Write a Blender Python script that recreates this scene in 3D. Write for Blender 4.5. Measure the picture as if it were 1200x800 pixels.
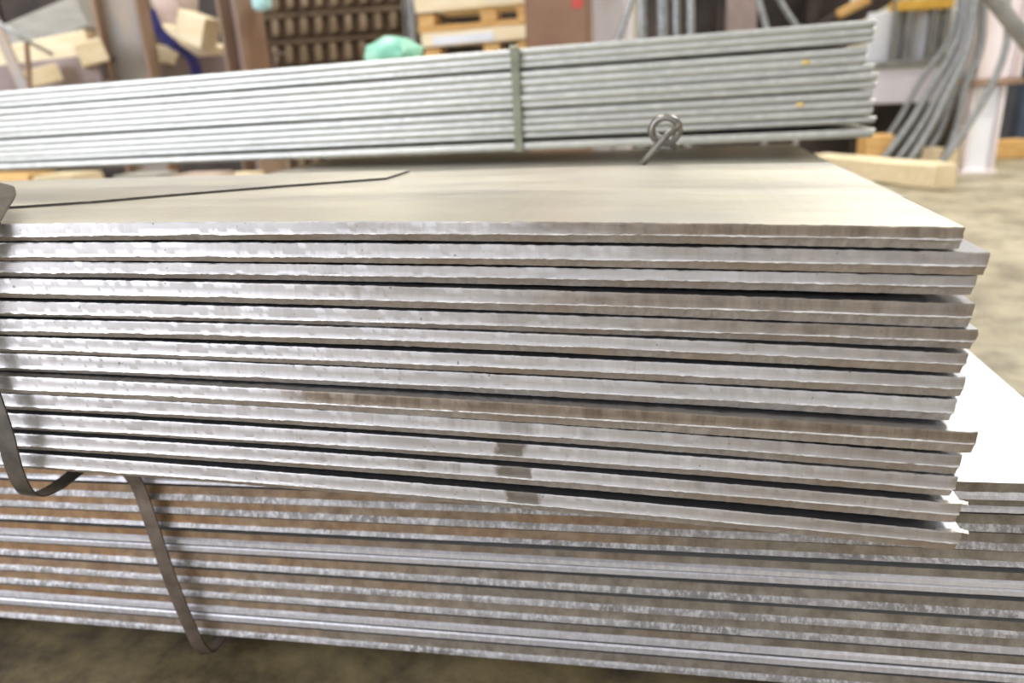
import bpy, bmesh, math, random
from mathutils import Vector, Matrix, noise

# ------------------------------------------------------------------ scene
for o in list(bpy.data.objects):
    bpy.data.objects.remove(o, do_unlink=True)
scene = bpy.context.scene
COL = scene.collection
EYE = Vector((0.0, 0.0, 0.432))

# ------------------------------------------------------------------ camera
FPX = 860.0
YAW, PITCH, ROLL = math.radians(11.6), math.atan(297 / FPX), math.radians(2.7)
fwd = Vector((-math.sin(YAW), math.cos(YAW), 0)); r0 = Vector((math.cos(YAW), math.sin(YAW), 0)); ZU = Vector((0, 0, 1))
CF = fwd * math.cos(PITCH) - ZU * math.sin(PITCH)
U0 = fwd * math.sin(PITCH) + ZU * math.cos(PITCH)
CR = r0 * math.cos(ROLL) - U0 * math.sin(ROLL)
CU = r0 * math.sin(ROLL) + U0 * math.cos(ROLL)
cam_d = bpy.data.cameras.new('camera')
cam = bpy.data.objects.new('camera', cam_d); COL.objects.link(cam)
cam_d.sensor_width = 36.0; cam_d.lens = 36.0 * FPX / 1200.0
cam_d.clip_start = 0.01; cam_d.clip_end = 200
cam_d.dof.use_dof = True; cam_d.dof.focus_distance = 0.40; cam_d.dof.aperture_fstop = 6.2
M3 = Matrix((CR, CU, -CF)).transposed()
cam.matrix_world = Matrix.Translation(EYE) @ M3.to_4x4()
scene.camera = cam

# ------------------------------------------------------------------ world, lights, exposure
scene.view_settings.view_transform = 'Standard'
scene.view_settings.look = 'None'
scene.view_settings.gamma = 1.0
scene.view_settings.use_curve_mapping = False
scene.view_settings.exposure = 0.48
world = bpy.data.worlds.new('overcast_sky'); scene.world = world; world.use_nodes = True
wb = world.node_tree.nodes['Background']
wb.inputs[0].default_value = (0.94, 0.96, 1.0, 1); wb.inputs[1].default_value = 0.62

def area(name, loc, target, sx, sy, power, col):
    d = bpy.data.lights.new(name, 'AREA'); d.shape = 'RECTANGLE'; d.size = sx; d.size_y = sy
    d.energy = power; d.color = col
    o = bpy.data.objects.new(name, d); COL.objects.link(o); o.location = loc
    o.rotation_euler = (Vector(target) - Vector(loc)).to_track_quat('-Z', 'Y').to_euler()
    return o
area('window_daylight', (3.5, 6.80, 4.25), (3.5, 0, 4.25), 3.6, 2.4, 50, (0.93, 0.97, 1.0))
area('gate_daylight', (-5.0, -3.2, 2.1), (-0.3, 0.6, 0.4), 4.0, 3.6, 235, (0.83, 0.87, 1.0))
area('skylight_daylight', (-2.4, 2.6, 5.85), (-2.4, 2.6, 0), 1.4, 8.0, 200, (1.0, 0.97, 0.90))
area('skylight_daylight', (2.2, 2.6, 5.85), (2.2, 2.6, 0), 1.4, 8.0, 115, (1.0, 0.97, 0.90))

# ------------------------------------------------------------------ geometry helpers
def ray(x, y): return CF + CR * ((x - 600) / FPX) + CU * ((400 - y) / FPX)
def at(x, y, Y):                       # photo point -> world point at depth Y
    d = ray(x, y); return EYE + d * (Y / d.y)
def onz(x, y, z):                      # photo point -> world point at height z
    d = ray(x, y); return EYE + d * ((z - EYE.z) / d.z)

def link(name, me, mats, parent=None, loc=None):
    o = bpy.data.objects.new(name, me); COL.objects.link(o)
    if not isinstance(mats, (list, tuple)): mats = [mats]
    if len(me.materials) == 0:
        for m in mats: me.materials.append(m)
    if loc is not None: o.location = loc
    if parent is not None: o.parent = parent
    return o
def tag(o, label, cat, group=None):
    o['label'] = label; o['category'] = cat
    if group: o['group'] = group
    return o
def structure(o): o['kind'] = 'structure'; return o
def empty(name, loc):
    o = bpy.data.objects.new(name, None); o.empty_display_size = 0.05; COL.objects.link(o); o.location = loc; return o
def smooth(me, ang=30):
    for p in me.polygons: p.use_smooth = True
    me.set_sharp_from_angle(angle=math.radians(ang))
def from_bm(bm, name, mats, parent=None, loc=None, ang=None):
    bmesh.ops.recalc_face_normals(bm, faces=bm.faces[:])
    me = bpy.data.meshes.new(name); bm.to_mesh(me); bm.free()
    if ang: smooth(me, ang)
    return link(name, me, mats, parent, loc)
def bm_box(bm, sx, sy, sz, c=(0, 0, 0), rot=None, bevel=0.0, seg=1):
    r = bmesh.ops.create_cube(bm, size=1.0); vs = r['verts']
    bmesh.ops.scale(bm, vec=(sx, sy, sz), verts=vs)
    if bevel > 0:
        es = list({e for v in vs for e in v.link_edges})
        rb = bmesh.ops.bevel(bm, geom=es, offset=bevel, segments=seg, affect='EDGES', profile=0.7)
        vs = list({v for v in rb['verts']} | {v for v in vs if v.is_valid})
    if rot is not None: bmesh.ops.rotate(bm, cent=(0, 0, 0), matrix=rot, verts=vs)
    bmesh.ops.translate(bm, vec=c, verts=vs)
    return vs
def box(name, mat, size, c, parent=None, rot=None, bevel=0.003, ploc=(0, 0, 0)):
    """one bevelled board / bar with its origin at its centre"""
    bm = bmesh.new(); bm_box(bm, *size, rot=rot, bevel=min(bevel, min(size) * 0.3))
    return from_bm(bm, name, mat, parent, Vector(c) - Vector(ploc), 40)
def sweep(name, mat, pts, sect, up=None, parent=None, ploc=(0, 0, 0), sub=8, ang=50, closed=False):
    """smooth curve through pts with a closed section [(a,b)]: a along the width direction, b along the normal"""
    P = [Vector(p) for p in pts]; Q = []
    n = len(P)
    for i in range(n if closed else n - 1):
        if closed: p0, p1, p2, p3 = P[i - 1], P[i], P[(i + 1) % n], P[(i + 2) % n]
        else: p0 = P[max(i - 1, 0)]; p1 = P[i]; p2 = P[i + 1]; p3 = P[min(i + 2, n - 1)]
        for k in range(sub):
            t = k / sub
            Q.append(0.5 * ((2 * p1) + (p2 - p0) * t + (2 * p0 - 5 * p1 + 4 * p2 - p3) * t * t + (3 * p1 - p0 - 3 * p2 + p3) * t ** 3))
    if not closed: Q.append(P[-1])
    base = Q[0].copy(); bm = bmesh.new(); rings = []
    w = Vector(up) if up else Vector((1, 0, 0.013))
    m = len(Q)
    for i, q in enumerate(Q):
        t = ((Q[(i + 1) % m] - Q[i - 1]) if closed else (Q[min(i + 1, m - 1)] - Q[max(i - 1, 0)])).normalized()
        ww = w - t * w.dot(t)
        if up is None and ww.length > 1e-4: w = ww.normalized()
        ww.normalize(); nn = t.cross(ww)
        rings.append([bm.verts.new(q - base + ww * a + nn * b) for a, b in sect])
    k = len(sect)
    for i in range(m if closed else m - 1):
        for j in range(k):
            A, B = rings[i], rings[(i + 1) % m]
            bm.faces.new((A[j], A[(j + 1) % k], B[(j + 1) % k], B[j]))
    if not closed: bm.faces.new(rings[0][::-1]); bm.faces.new(rings[-1])
    return from_bm(bm, name, mat, parent, base - Vector(ploc), ang)
def circ(r, n=10): return [(r * math.cos(2 * math.pi * i / n), r * math.sin(2 * math.pi * i / n)) for i in range(n)]
def flat(w, t): return [(-w / 2, -t / 2), (w / 2, -t / 2), (w / 2, t / 2), (-w / 2, t / 2)]

# ------------------------------------------------------------------ material helpers
class Mat:
    def __init__(s, name):
        s.m = bpy.data.materials.new(name); s.m.use_nodes = True
        s.t = s.m.node_tree; s.N = s.t.nodes; s.L = s.t.links
        s.b = s.N['Principled BSDF']; s._c = None
    def n(s, ty, **kw):
        nd = s.N.new(ty)
        for k, v in kw.items(): setattr(nd, k, v)
        return nd
    def put(s, sock, v):
        if hasattr(v, 'links'): s.L.new(v, sock)
        else: sock.default_value = v
    def coord(s):
        if s._c is None:
            tc = s.n('ShaderNodeTexCoord'); oi = s.n('ShaderNodeObjectInfo')
            mu = s.n('ShaderNodeMath', operation='MULTIPLY'); mu.inputs[1].default_value = 37.0
            s.L.new(oi.outputs['Random'], mu.inputs[0])
            ad = s.n('ShaderNodeVectorMath', operation='ADD')
            s.L.new(tc.outputs['Object'], ad.inputs[0]); s.L.new(mu.outputs[0], ad.inputs[1])
            s._c = ad.outputs[0]; s.raw = tc.outputs['Object']; s.rand = oi.outputs['Random']
        return s._c
    def noise(s, scale, stretch=(1, 1, 1), detail=4, rough=0.6, raw=False):
        c = s.coord(); mp = s.n('ShaderNodeMapping'); mp.inputs['Scale'].default_value = stretch
        s.L.new(s.raw if raw else c, mp.inputs[0])
        nz = s.n('ShaderNodeTexNoise'); nz.inputs['Scale'].default_value = scale
        nz.inputs['Detail'].default_value = detail; nz.inputs['Roughness'].default_value = rough
        s.L.new(mp.outputs[0], nz.inputs['Vector']); return nz.outputs[0]
    def ramp(s, v, stops):
        r = s.n('ShaderNodeValToRGB'); cr = r.color_ramp
        while len(cr.elements) < len(stops): cr.elements.new(0.5)
        for e, (p, c) in zip(cr.elements, stops):
            e.position = p; e.color = (c, c, c, 1) if isinstance(c, (int, float)) else (*c, 1)
        s.L.new(v, r.inputs[0]); return r.outputs[0]
    def mix(s, f, a, b, blend='MIX'):
        mx = s.n('ShaderNodeMix', data_type='RGBA', blend_type=blend)
        for sock, v in ((mx.inputs[0], f), (mx.inputs[6], a), (mx.inputs[7], b)):
            if isinstance(v, tuple) and len(v) == 3: v = (*v, 1)
            s.put(sock, v)
        return mx.outputs[2]
    def math(s, op, a, b=None, clamp=False):
        m = s.n('ShaderNodeMath', operation=op, use_clamp=clamp); s.put(m.inputs[0], a)
        if b is not None: s.put(m.inputs[1], b)
        return m.outputs[0]
    def attr(s, name):
        a = s.n('ShaderNodeAttribute', attribute_type='OBJECT', attribute_name=name); return a
    def xyz(s):
        s.coord(); x = s.n('ShaderNodeSeparateXYZ'); s.L.new(s.raw, x.inputs[0]); return x.outputs
    def bump(s, h, strength=0.3, dist=0.001):
        b = s.n('ShaderNodeBump'); b.inputs['Strength'].default_value = strength; b.inputs['Distance'].default_value = dist
        s.L.new(h, b.inputs['Height']); s.L.new(b.outputs[0], s.b.inputs['Normal'])
    def fin(s, col=None, rough=None, metal=None, spec=None):
        if col is not None: s.put(s.b.inputs['Base Color'], (*col, 1) if isinstance(col, tuple) else col)
        if rough is not None: s.put(s.b.inputs['Roughness'], rough)
        if metal is not None: s.put(s.b.inputs['Metallic'], metal)
        if spec is not None: s.put(s.b.inputs['Specular IOR Level'], spec)
        return s.m
def simple(name, c, c2=None, scale=6, rough=0.6, metal=0.0, stretch=(1, 1, 1), bump=0.2, lo=0.35, hi=0.65, dist=0.004):
    m = Mat(name); v = m.noise(scale, stretch)
    f = m.ramp(v, [(lo, 0.0), (hi, 1.0)])
    if bump: m.bump(v, bump, dist)
    return m.fin(m.mix(f, c, c2 or c), rough, metal)

# burnished part of a sheared edge: grey steel, vertical drag marks, brown oily film in patches
def edge_mat(name, clean, film, film2):
    m = Mat(name)
    drag = m.noise(260, (1, 1, 0.06), 3, 0.7)
    base = m.mix(m.ramp(drag, [(0.3, 0.0), (0.7, 1.0)]), tuple(c * 0.80 for c in clean), clean)
    cloud = m.noise(26, (0.6, 1, 1.2), 5, 0.65)
    base = m.mix(m.ramp(cloud, [(0.35, 0.0), (0.62, 1.0)]), tuple(c * 0.78 for c in clean), base)
    big = m.noise(9, (1, 1, 2.5), 5, 0.62)
    # film spreads from film_from (object X) towards the end
    x = m.xyz()[0]
    g = m.math('SUBTRACT', x, m.attr('film_from').outputs['Fac'])
    g = m.math('MULTIPLY', g, 7.0)
    g = m.math('ADD', g, m.math('MULTIPLY', m.math('SUBTRACT', big, 0.5), 3.4))
    g = m.math('ADD', g, 0.5, True)
    g = m.math('MULTIPLY', g, m.attr('film_amount').outputs['Fac'])
    filmc = m.mix(m.ramp(m.noise(120, (1, 1, 0.2), 4, 0.7), [(0.35, 0.0), (0.65, 1.0)]), film, film2)
    col = m.mix(g, base, filmc)
    # isolated damp stain (a run down several plates)
    s = m.math('ABSOLUTE', m.math('SUBTRACT', x, m.attr('stain_x').outputs['Fac']))
    s = m.math('ADD', s, m.math('MULTIPLY', m.math('SUBTRACT', m.noise(120, (1, 1, 0.8), 3), 0.5), 0.016))
    s = m.ramp(m.math('MULTIPLY', s, 40.0), [(0.30, 1.0), (0.42, 0.0)])
    s = m.math('MULTIPLY', s, m.attr('stain_amount').outputs['Fac'])
    col = m.mix(s, col, (0.17, 0.145, 0.115))
    pits = m.ramp(m.noise(330, (1, 1, 1), 2, 0.5), [(0.22, 1.0), (0.30, 0.0)])
    col = m.mix(m.math('MULTIPLY', pits, 0.7), col, (0.06, 0.05, 0.045))
    smear = m.math('MULTIPLY', m.ramp(m.noise(75, (1, 1, 0.16), 4, 0.7), [(0.52, 0.0), (0.76, 1.0)]), m.ramp(m.noise(13, (1, 1, 3), 3), [(0.42, 0.0), (0.66, 0.6)]))
    col = m.mix(smear, col, (0.20, 0.165, 0.13))
    m.bump(m.math('ADD', drag, m.noise(700, (1, 1, 0.5), 3, 0.7)), 0.15, 0.0004)
    return m.fin(col, m.math('ADD', m.math('MULTIPLY', cloud, 0.30), 0.30), 0.62)
CLEANBRIGHT_ = simple('burr_steel', (0.75, 0.73, 0.68), (0.82, 0.80, 0.75), 200, 0.35, 0.8)
EDGE = edge_mat('sheared_edge_steel', (0.66, 0.635, 0.625), (0.165, 0.125, 0.09), (0.29, 0.235, 0.175))
# torn part of a sheared edge: rough, darker, brown-grey
def torn_mat(name, a, b, c, metal=0.45, sc=180):
    m = Mat(name)
    f = m.noise(sc, (1, 1, 0.35), 5, 0.75); g = m.noise(20, (1, 1, 1), 4, 0.6)
    col = m.mix(m.ramp(f, [(0.34, 0.0), (0.66, 1.0)]), a, b)
    col = m.mix(m.ramp(g, [(0.42, 0.0), (0.68, 1.0)]), col, c)
    m.bump(f, 0.7, 0.0012)
    return m.fin(col, 0.55, metal)
TORN = torn_mat('torn_edge_steel', (0.36, 0.32, 0.285), (0.57, 0.525, 0.475), (0.39, 0.31, 0.235))
# rolled face with mill scale
def face_mat(name, a, b, c, rough=(0.28, 0.46), metal=0.7):
    m = Mat(name)
    st = m.noise(7, (0.35, 1.6, 1), 5, 0.6); fine = m.noise(90, (0.15, 1, 1), 4, 0.7)
    blot = m.noise(5, (0.8, 1.2, 1), 5, 0.65)
    col = m.mix(m.ramp(st, [(0.34, 0.0), (0.66, 1.0)]), a, b)
    col = m.mix(m.ramp(blot, [(0.52, 0.0), (0.74, 1.0)]), col, c)
    col = m.mix(m.math('MULTIPLY', m.ramp(fine, [(0.60, 0.0), (0.78, 1.0)]), 0.25), col, (0.2, 0.17, 0.13))
    r = m.ramp(st, [(0.3, rough[0]), (0.7, rough[1])])
    m.bump(fine, 0.06, 0.0005)
    return m.fin(col, r, metal)
FACE = face_mat('mill_scale_face', (0.64, 0.605, 0.52), (0.73, 0.69, 0.59), (0.55, 0.55, 0.54))
FACEIN = face_mat('gap_shade_mill_scale', (0.40, 0.40, 0.405), (0.48, 0.48, 0.48), (0.36, 0.345, 0.32), (0.22, 0.34), 0.9)  # darker copy of the rolled face; shade in the gaps put into the colour
FACE2 = face_mat('pale_rolled_face', (0.72, 0.71, 0.70), (0.78, 0.78, 0.77), (0.66, 0.66, 0.66), (0.22, 0.34), 0.85)
# lower bundle: rusted sheared zone and bright speckled torn zone
def rust_mat(name):
    m = Mat(name)
    x = m.xyz()[0]; big = m.noise(6, (1, 1, 2), 5, 0.65); fine = m.noise(150, (0.5, 1, 0.3), 5, 0.7)
    g = m.math('ADD', m.math('MULTIPLY', m.math('SUBTRACT', m.attr('rust_to').outputs['Fac'], x), 2.0), m.math('MULTIPLY', m.math('SUBTRACT', big, 0.5), 2.2), True)
    grey = m.mix(m.ramp(fine, [(0.35, 0.0), (0.65, 1.0)]), (0.165, 0.135, 0.10), (0.30, 0.26, 0.205))
    rst = m.mix(m.ramp(fine, [(0.35, 0.0), (0.65, 1.0)]), (0.20, 0.105, 0.042), (0.34, 0.20, 0.088))
    m.bump(fine, 0.4, 0.0008)
    return m.fin(m.mix(g, grey, rst), 0.55, 0.35)
RUSTZONE = rust_mat('rusted_edge_zone')
def bright_mat(name, a, b, sc=260, metal=0.7, rough=0.42):
    m = Mat(name); f = m.noise(sc, (1, 1, 0.5), 4, 0.75); g = m.noise(12, (1, 1, 1), 3)
    f2 = m.math('MULTIPLY', m.ramp(f, [(0.46, 1.0), (0.60, 0.0)]), m.ramp(g, [(0.3, 0.25), (0.65, 0.9)]))
    m.bump(f, 0.5, 0.0009)
    return m.fin(m.mix(f2, a, b), rough, metal)
BRIGHT = bright_mat('bright_torn_zone', (0.56, 0.54, 0.53), (0.19, 0.175, 0.16), 260, 0.5, 0.52)
RIDGE = bright_mat('ridge_highlight', (0.80, 0.775, 0.75), (0.50, 0.465, 0.43), 90, 0.6, 0.36)  # lighter steel; the highlight along the ridge is put into its colour
CLEANBRIGHT = bright_mat('bright_clean_zone', (0.74, 0.72, 0.735), (0.54, 0.52, 0.53), 260, 0.5, 0.48)
SHADEZONE = simple('shaded_edge_zone', (0.045, 0.042, 0.045), (0.09, 0.082, 0.078), 40, 0.6, 0.3)  # near-black paints the shade under plates and in the gaps
BACKEDGE = bright_mat('dull_pale_edge', (0.60, 0.60, 0.55), (0.46, 0.46, 0.43), 60, 0.70, 0.40)
BACKDARK = simple('olive_grey_edge', (0.40, 0.40, 0.35), (0.48, 0.48, 0.42), 40, 0.5, 0.5)
STRAP = simple('dull_steel_strap', (0.11, 0.10, 0.09), (0.20, 0.18, 0.155), 60, 0.42, 0.75, (1, 1, 1), 0.2, dist=0.0006)
STRAPB = simple('brown_steel_strap', (0.15, 0.115, 0.09), (0.25, 0.20, 0.155), 60, 0.45, 0.6, (1, 1, 1), 0.2, dist=0.0006)
WIRE = simple('wire_rod', (0.17, 0.16, 0.14), (0.30, 0.28, 0.25), 80, 0.35, 0.85, (1, 1, 1), 0.2, dist=0.0005)
ZINC = simple('olive_zinc_band', (0.22, 0.23, 0.165), (0.31, 0.32, 0.235), 40, 0.45, 0.5, dist=0.0006)
ROPE = simple('steel_rope', (0.24, 0.25, 0.25), (0.44, 0.45, 0.45), 130, 0.45, 0.6, (1, 1, 0.5), 0.4, dist=0.002)
WOOD = simple('pale_sawn_wood', (0.86, 0.69, 0.42), (0.94, 0.82, 0.58), 9, 0.7, 0, (1, 6, 6), 0.2)
WOODO = simple('orange_sawn_wood', (0.60, 0.33, 0.10), (0.78, 0.50, 0.20), 9, 0.7, 0, (1, 6, 6), 0.2)
WOODG = simple('grey_board', (0.38, 0.37, 0.33), (0.48, 0.46, 0.41), 9, 0.7, 0, (1, 6, 6), 0.2)
BEARER = simple('dunnage_wood', (0.34, 0.24, 0.14), (0.50, 0.37, 0.22), 9, 0.75, 0, (1, 6, 6), 0.2)
RUSTB = simple('rusty_beam', (0.26, 0.15, 0.09), (0.42, 0.30, 0.22), 7, 0.65, 0.2, (1, 1, 0.4), 0.3)
GREYB = simple('worn_grey_paint', (0.34, 0.32, 0.30), (0.46, 0.36, 0.27), 8, 0.55, 0.2, (1, 1, 0.3), 0.2, 0.45, 0.65)
MAROON = simple('maroon_steel', (0.23, 0.17, 0.155), (0.33, 0.26, 0.24), 6, 0.6, 0.1)
BROWN = simple('brown_oxide_paint', (0.235, 0.125, 0.07), (0.30, 0.17, 0.10), 5, 0.6, 0)
PALE = simple('pale_lilac_paint', (0.80, 0.76, 0.83), (0.87, 0.84, 0.89), 4, 0.5)
PINK = simple('pinkish_white_paint', (0.80, 0.70, 0.69), (0.90, 0.84, 0.84), 5, 0.5)
WHITE = simple('white_paint', (0.88, 0.89, 0.92), (0.93, 0.94, 0.97), 5, 0.4)
DARK = simple('dark_machine_iron', (0.030, 0.022, 0.018), (0.07, 0.05, 0.038), 6, 0.6, 0.2)
BAR = simple('grey_bar_steel', (0.24, 0.235, 0.225), (0.34, 0.33, 0.31), 20, 0.5, 0.5)
BLUE = simple('blue_webbing', (0.055, 0.055, 0.27), (0.09, 0.085, 0.38), 60, 0.8)
NAVY = simple('navy_paint', (0.045, 0.06, 0.10), (0.07, 0.09, 0.14), 5, 0.5)
MINT = simple('mint_plastic', (0.22, 0.58, 0.42), (0.40, 0.74, 0.58), 30, 0.35)
TEAL = simple('teal_plastic', (0.25, 0.55, 0.55), (0.5, 0.78, 0.78), 10, 0.4)
RED = simple('red_paint', (0.55, 0.06, 0.05), (0.62, 0.09, 0.07), 10, 0.5)
PAPER = simple('white_label_paper', (0.80, 0.81, 0.84), (0.86, 0.87, 0.90), 10, 0.6)
WRAP = simple('kraft_wrap', (0.62, 0.47, 0.40), (0.76, 0.62, 0.52), 12, 0.6, bump=0.5, dist=0.02)
OCHRE = simple('ochre_chip', (0.62, 0.44, 0.14), (0.75, 0.58, 0.25), 60, 0.7)
YELLOW = simple('amber_paint', (0.75, 0.42, 0.05), (0.85, 0.55, 0.10), 8, 0.5)
RIBRUST = simple('dark_rusted_sheet', (0.10, 0.062, 0.036), (0.19, 0.125, 0.07), 10, 0.75, 0.1)
RIBEDGE = simple('lit_rib_rust', (0.22, 0.15, 0.085), (0.36, 0.27, 0.17), 14, 0.7, 0.1)  # ribs painted lighter, for the light that catches them
def floor_mat():
    m = Mat('mottled_concrete')
    a = m.noise(1.6, (1, 1, 1), 6, 0.62); b = m.noise(14, (1, 1, 1), 6, 0.7); c = m.noise(5, (1, 1, 1), 5, 0.6)
    col = m.mix(m.ramp(a, [(0.36, 0.0), (0.66, 1.0)]), (0.40, 0.345, 0.235), (0.52, 0.46, 0.33))
    col = m.mix(m.ramp(c, [(0.46, 0.0), (0.72, 1.0)]), col, (0.22, 0.175, 0.09))
    col = m.mix(m.ramp(b, [(0.42, 0.0), (0.66, 0.7)]), col, (0.13, 0.105, 0.07))
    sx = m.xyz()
    dx = m.math('MULTIPLY', m.math('ADD', sx[0], -1.2), 0.9); dy = m.math('ADD', sx[1], 2.1)   # mottled dark brown area round the near bundles
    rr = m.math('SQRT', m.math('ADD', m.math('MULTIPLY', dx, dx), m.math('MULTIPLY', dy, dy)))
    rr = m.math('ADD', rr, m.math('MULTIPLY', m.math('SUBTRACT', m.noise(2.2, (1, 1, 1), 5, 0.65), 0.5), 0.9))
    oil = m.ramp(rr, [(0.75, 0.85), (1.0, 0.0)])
    patch_col = m.mix(m.ramp(m.noise(11, (1, 1, 1), 6, 0.7), [(0.40, 0.0), (0.66, 1.0)]), (0.055, 0.042, 0.024), (0.31, 0.235, 0.105))
    col = m.mix(oil, col, patch_col)
    m.bump(b, 0.3, 0.004)
    return m.fin(col, m.ramp(c, [(0.3, 0.62), (0.7, 0.40)]), 0.0)
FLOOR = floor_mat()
WALL = simple('cream_plaster', (0.60, 0.55, 0.44), (0.68, 0.63, 0.52), 2, 0.8)
CEIL = simple('roof_sheet', (0.45, 0.45, 0.44), (0.50, 0.50, 0.49), 2, 0.8)
def glow(name, c, s):
    m = Mat(name); m.put(m.b.inputs['Emission Color'], (*c, 1)); m.b.inputs['Emission Strength'].default_value = s
    return m.fin((0.8, 0.8, 0.8), 0.2, 0)
SKYPANE = glow('daylit_pane', (0.93, 0.97, 1.0), 1.0)

# ------------------------------------------------------------------ the hall
def slab(name, size, c, mat):
    return structure(box(name, mat, size, c, bevel=0.0))
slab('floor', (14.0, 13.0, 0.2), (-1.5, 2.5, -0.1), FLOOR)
slab('wall_back', (14.0, 0.2, 6.0), (-1.5, 7.1, 3.0), WALL)
slab('wall_left', (0.2, 13.0, 6.0), (-8.6, 2.5, 3.0), WALL)
slab('wall_right', (0.2, 13.0, 6.0), (5.6, 2.5, 3.0), WALL)
slab('ceiling', (14.0, 13.0, 0.2), (-1.5, 2.5, 6.1), CEIL)
w1 = structure(empty('window_1', (3.5, 6.98, 2.65)))
for i in range(4):
    for j in range(3):
        box('pane', SKYPANE, (0.96, 0.02, 0.96), (-1.5 + i, 0, 0.6 + j), w1)
for i in range(5): box('mullion', GREYB, (0.06, 0.10, 3.1), (-2.0 + i, -0.03, 1.6), w1)
for j in range(4): box('transom', GREYB, (4.06, 0.09, 0.06), (0, -0.03, 0.1 + j), w1)
for k, sx in enumerate((-2.4, 2.2)):
    w = structure(empty('window_%d' % (k + 2), (sx, 2.6, 5.99)))
    for i in range(6):
        box('pane', SKYPANE, (1.36, 1.28, 0.02), (0, -3.35 + i * 1.34, 0), w)
    for i in range(7): box('glazing_bar', GREYB, (1.44, 0.06, 0.05), (0, -4.02 + i * 1.34, -0.01), w)

# ------------------------------------------------------------------ steel plates
def fnoise(v, s): return noise.noise(Vector(v) * s)
def quad_fit(pts):
    (x0, y0), (x1, y1), (x2, y2) = pts
    def f(x):
        return (y0 * (x - x1) * (x - x2) / ((x0 - x1) * (x0 - x2)) + y1 * (x - x0) * (x - x2) / ((x1 - x0) * (x1 - x2))
                + y2 * (x - x0) * (x - x1) / ((x2 - x0) * (x2 - x1)))
    return f
def lin_fit(pts):
    (x0, y0), (x1, y1) = pts
    return lambda x: y0 + (y1 - y0) * (x - x0) / (x1 - x0)

def plate(name, x0, x1, yf, depth, zt, thick, rows, mats, seed, fine_from, step=0.0018, jag=1.0, end_in=0.0028, skew=0.0, twist=0.0):
    """A sheared plate. zt(x) = height of its rolled face. rows = [(fraction of thickness, inset from the foremost line, jitter z,
    jitter y, material of the band below)] from the top edge to the bottom edge. Front edge and the far end are sheared alike."""
    xs = []; x = x0
    while x < fine_from - 0.05: xs.append(x); x += 0.05
    while x < x1 - 0.0005: xs.append(x); x += step
    xs.append(x1)
    bm = bmesh.new(); grid = []
    n = len(xs); nr = len(rows)
    org = Vector(((x0 + x1) / 2, 0, 0)); org.y = yf(org.x); org.z = zt(org.x) - thick
    for i, x in enumerate(xs):
        col = []
        last = (i == n - 1); near_end = max(0.0, 1 - (x1 - x) / 0.006)
        for r, (fr, ins, jz, jy, mi) in enumerate(rows):
            if callable(fr): fr = fr(x)
            a = fnoise((x, seed * 3.1, r * 7.7), 190) * 0.6 + fnoise((x, seed * 1.7, r * 5.1), 520) * 0.55 + fnoise((x, seed, r * 3.3), 45) * 0.6
            b = fnoise((x, seed * 2.3 + 9, r * 4.7), 260) + 0.5 * fnoise((x, seed + 4, r * 2.9), 700)
            z = zt(x) - fr * thick + a * jz * jag
            if r == 0: z = min(z, zt(x) + 0.0002)
            if r == nr - 1: z = max(z, zt(x) - thick - 0.00015)
            y = yf(x) + ins + b * jy * jag + near_end ** 2 * 0.0012
            xx = x - (end_in * fr * fr if last else 0.0)
            if last: xx += fnoise((r, seed, 3), 3.7) * 0.0005
            col.append(bm.verts.new(Vector((xx, y, z)) - org))
        yb = yf(x) + depth + skew * (x - x1)
        zd = twist * min(max(0.13 - x, 0.0), 0.6)
        col.append(bm.verts.new(Vector((x - (end_in if last else 0), yb, zt(x) - zd - thick)) - org))
        col.append(bm.verts.new(Vector((x, yb, zt(x) - zd)) - org))
        grid.append(col)
    m = nr + 2
    for i in range(n - 1):
        for r in range(m):
            f = bm.faces.new((grid[i][r], grid[i + 1][r], grid[i + 1][(r + 1) % m], grid[i][(r + 1) % m]))
            f.material_index = rows[r][4] if r < nr - 1 else (2 if r == nr - 1 else (1 if r == nr else 2))
    f = bm.faces.new(grid[0]); f.material_index = 1
    # sheared end: bands continue round the corner
    last = grid[-1]
    for r in range(nr - 1):
        yb = last[m - 1].co.y
        if r == 0: prev = bm.verts.new((last[0].co.x, yb - 0.0001, last[0].co.z))
        nxt = bm.verts.new((last[r + 1].co.x, yb - 0.0001, last[r + 1].co.z))
        f = bm.faces.new((last[r], prev, nxt, last[r + 1])); f.material_index = rows[r][4]; prev = nxt
    return from_bm(bm, name, mats, None, org, 24)

def on_plane(px, py, p0, ang):
    nrm = Vector((-math.sin(ang), math.cos(ang), 0)); d = ray(px, py)
    return EYE + d * ((p0 - EYE).dot(nrm) / d.dot(nrm))

ORD = ['top', 'second', 'third', 'fourth', 'fifth', 'sixth', 'seventh', 'eighth', 'ninth', 'tenth', 'eleventh', 'twelfth', 'bottom']
# --- near bundle: 13 plates, heights read at three places along the edge
NL = [262, 284.5, 307, 327.5, 354, 375, 396, 416, 443, 463.5, 486.5, 510, 533]
NM = [260, 287, 313.5, 339.5, 368, 390.5, 417, 440, 472, 495, 520, 547, 576]
NR = [266, 295, 323, 355, 385, 413, 440.5, 467, 503.6, 531.6, 557, 588, 621]
NEND = [0.0, 0.0118, 0.0090, 0.0090, 0.0125, 0.0098, 0.0108, 0.0088, 0.0179, 0.0148, 0.0146, 0.0180, 0.0205]
NY = [0, 0.0004, 0.0022, 0.0004, 0.0008, 0.0002, 0.0010, 0.0016, -0.0042, 0.0006, 0.0006, 0.0002, 0.0004]
FILM = [(-0.09, 0.95), (0.03, 0.55), (0.06, 0.45), (-0.12, 0.85), (-0.03, 0.85), (0.08, 0.65), (0.12, 0.45), (0.16, 0.30), (-0.17, 0.97), (0.06, 0.50), (0.07, 0.40), (0.03, 0.45), (0.02, 0.50)]
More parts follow.
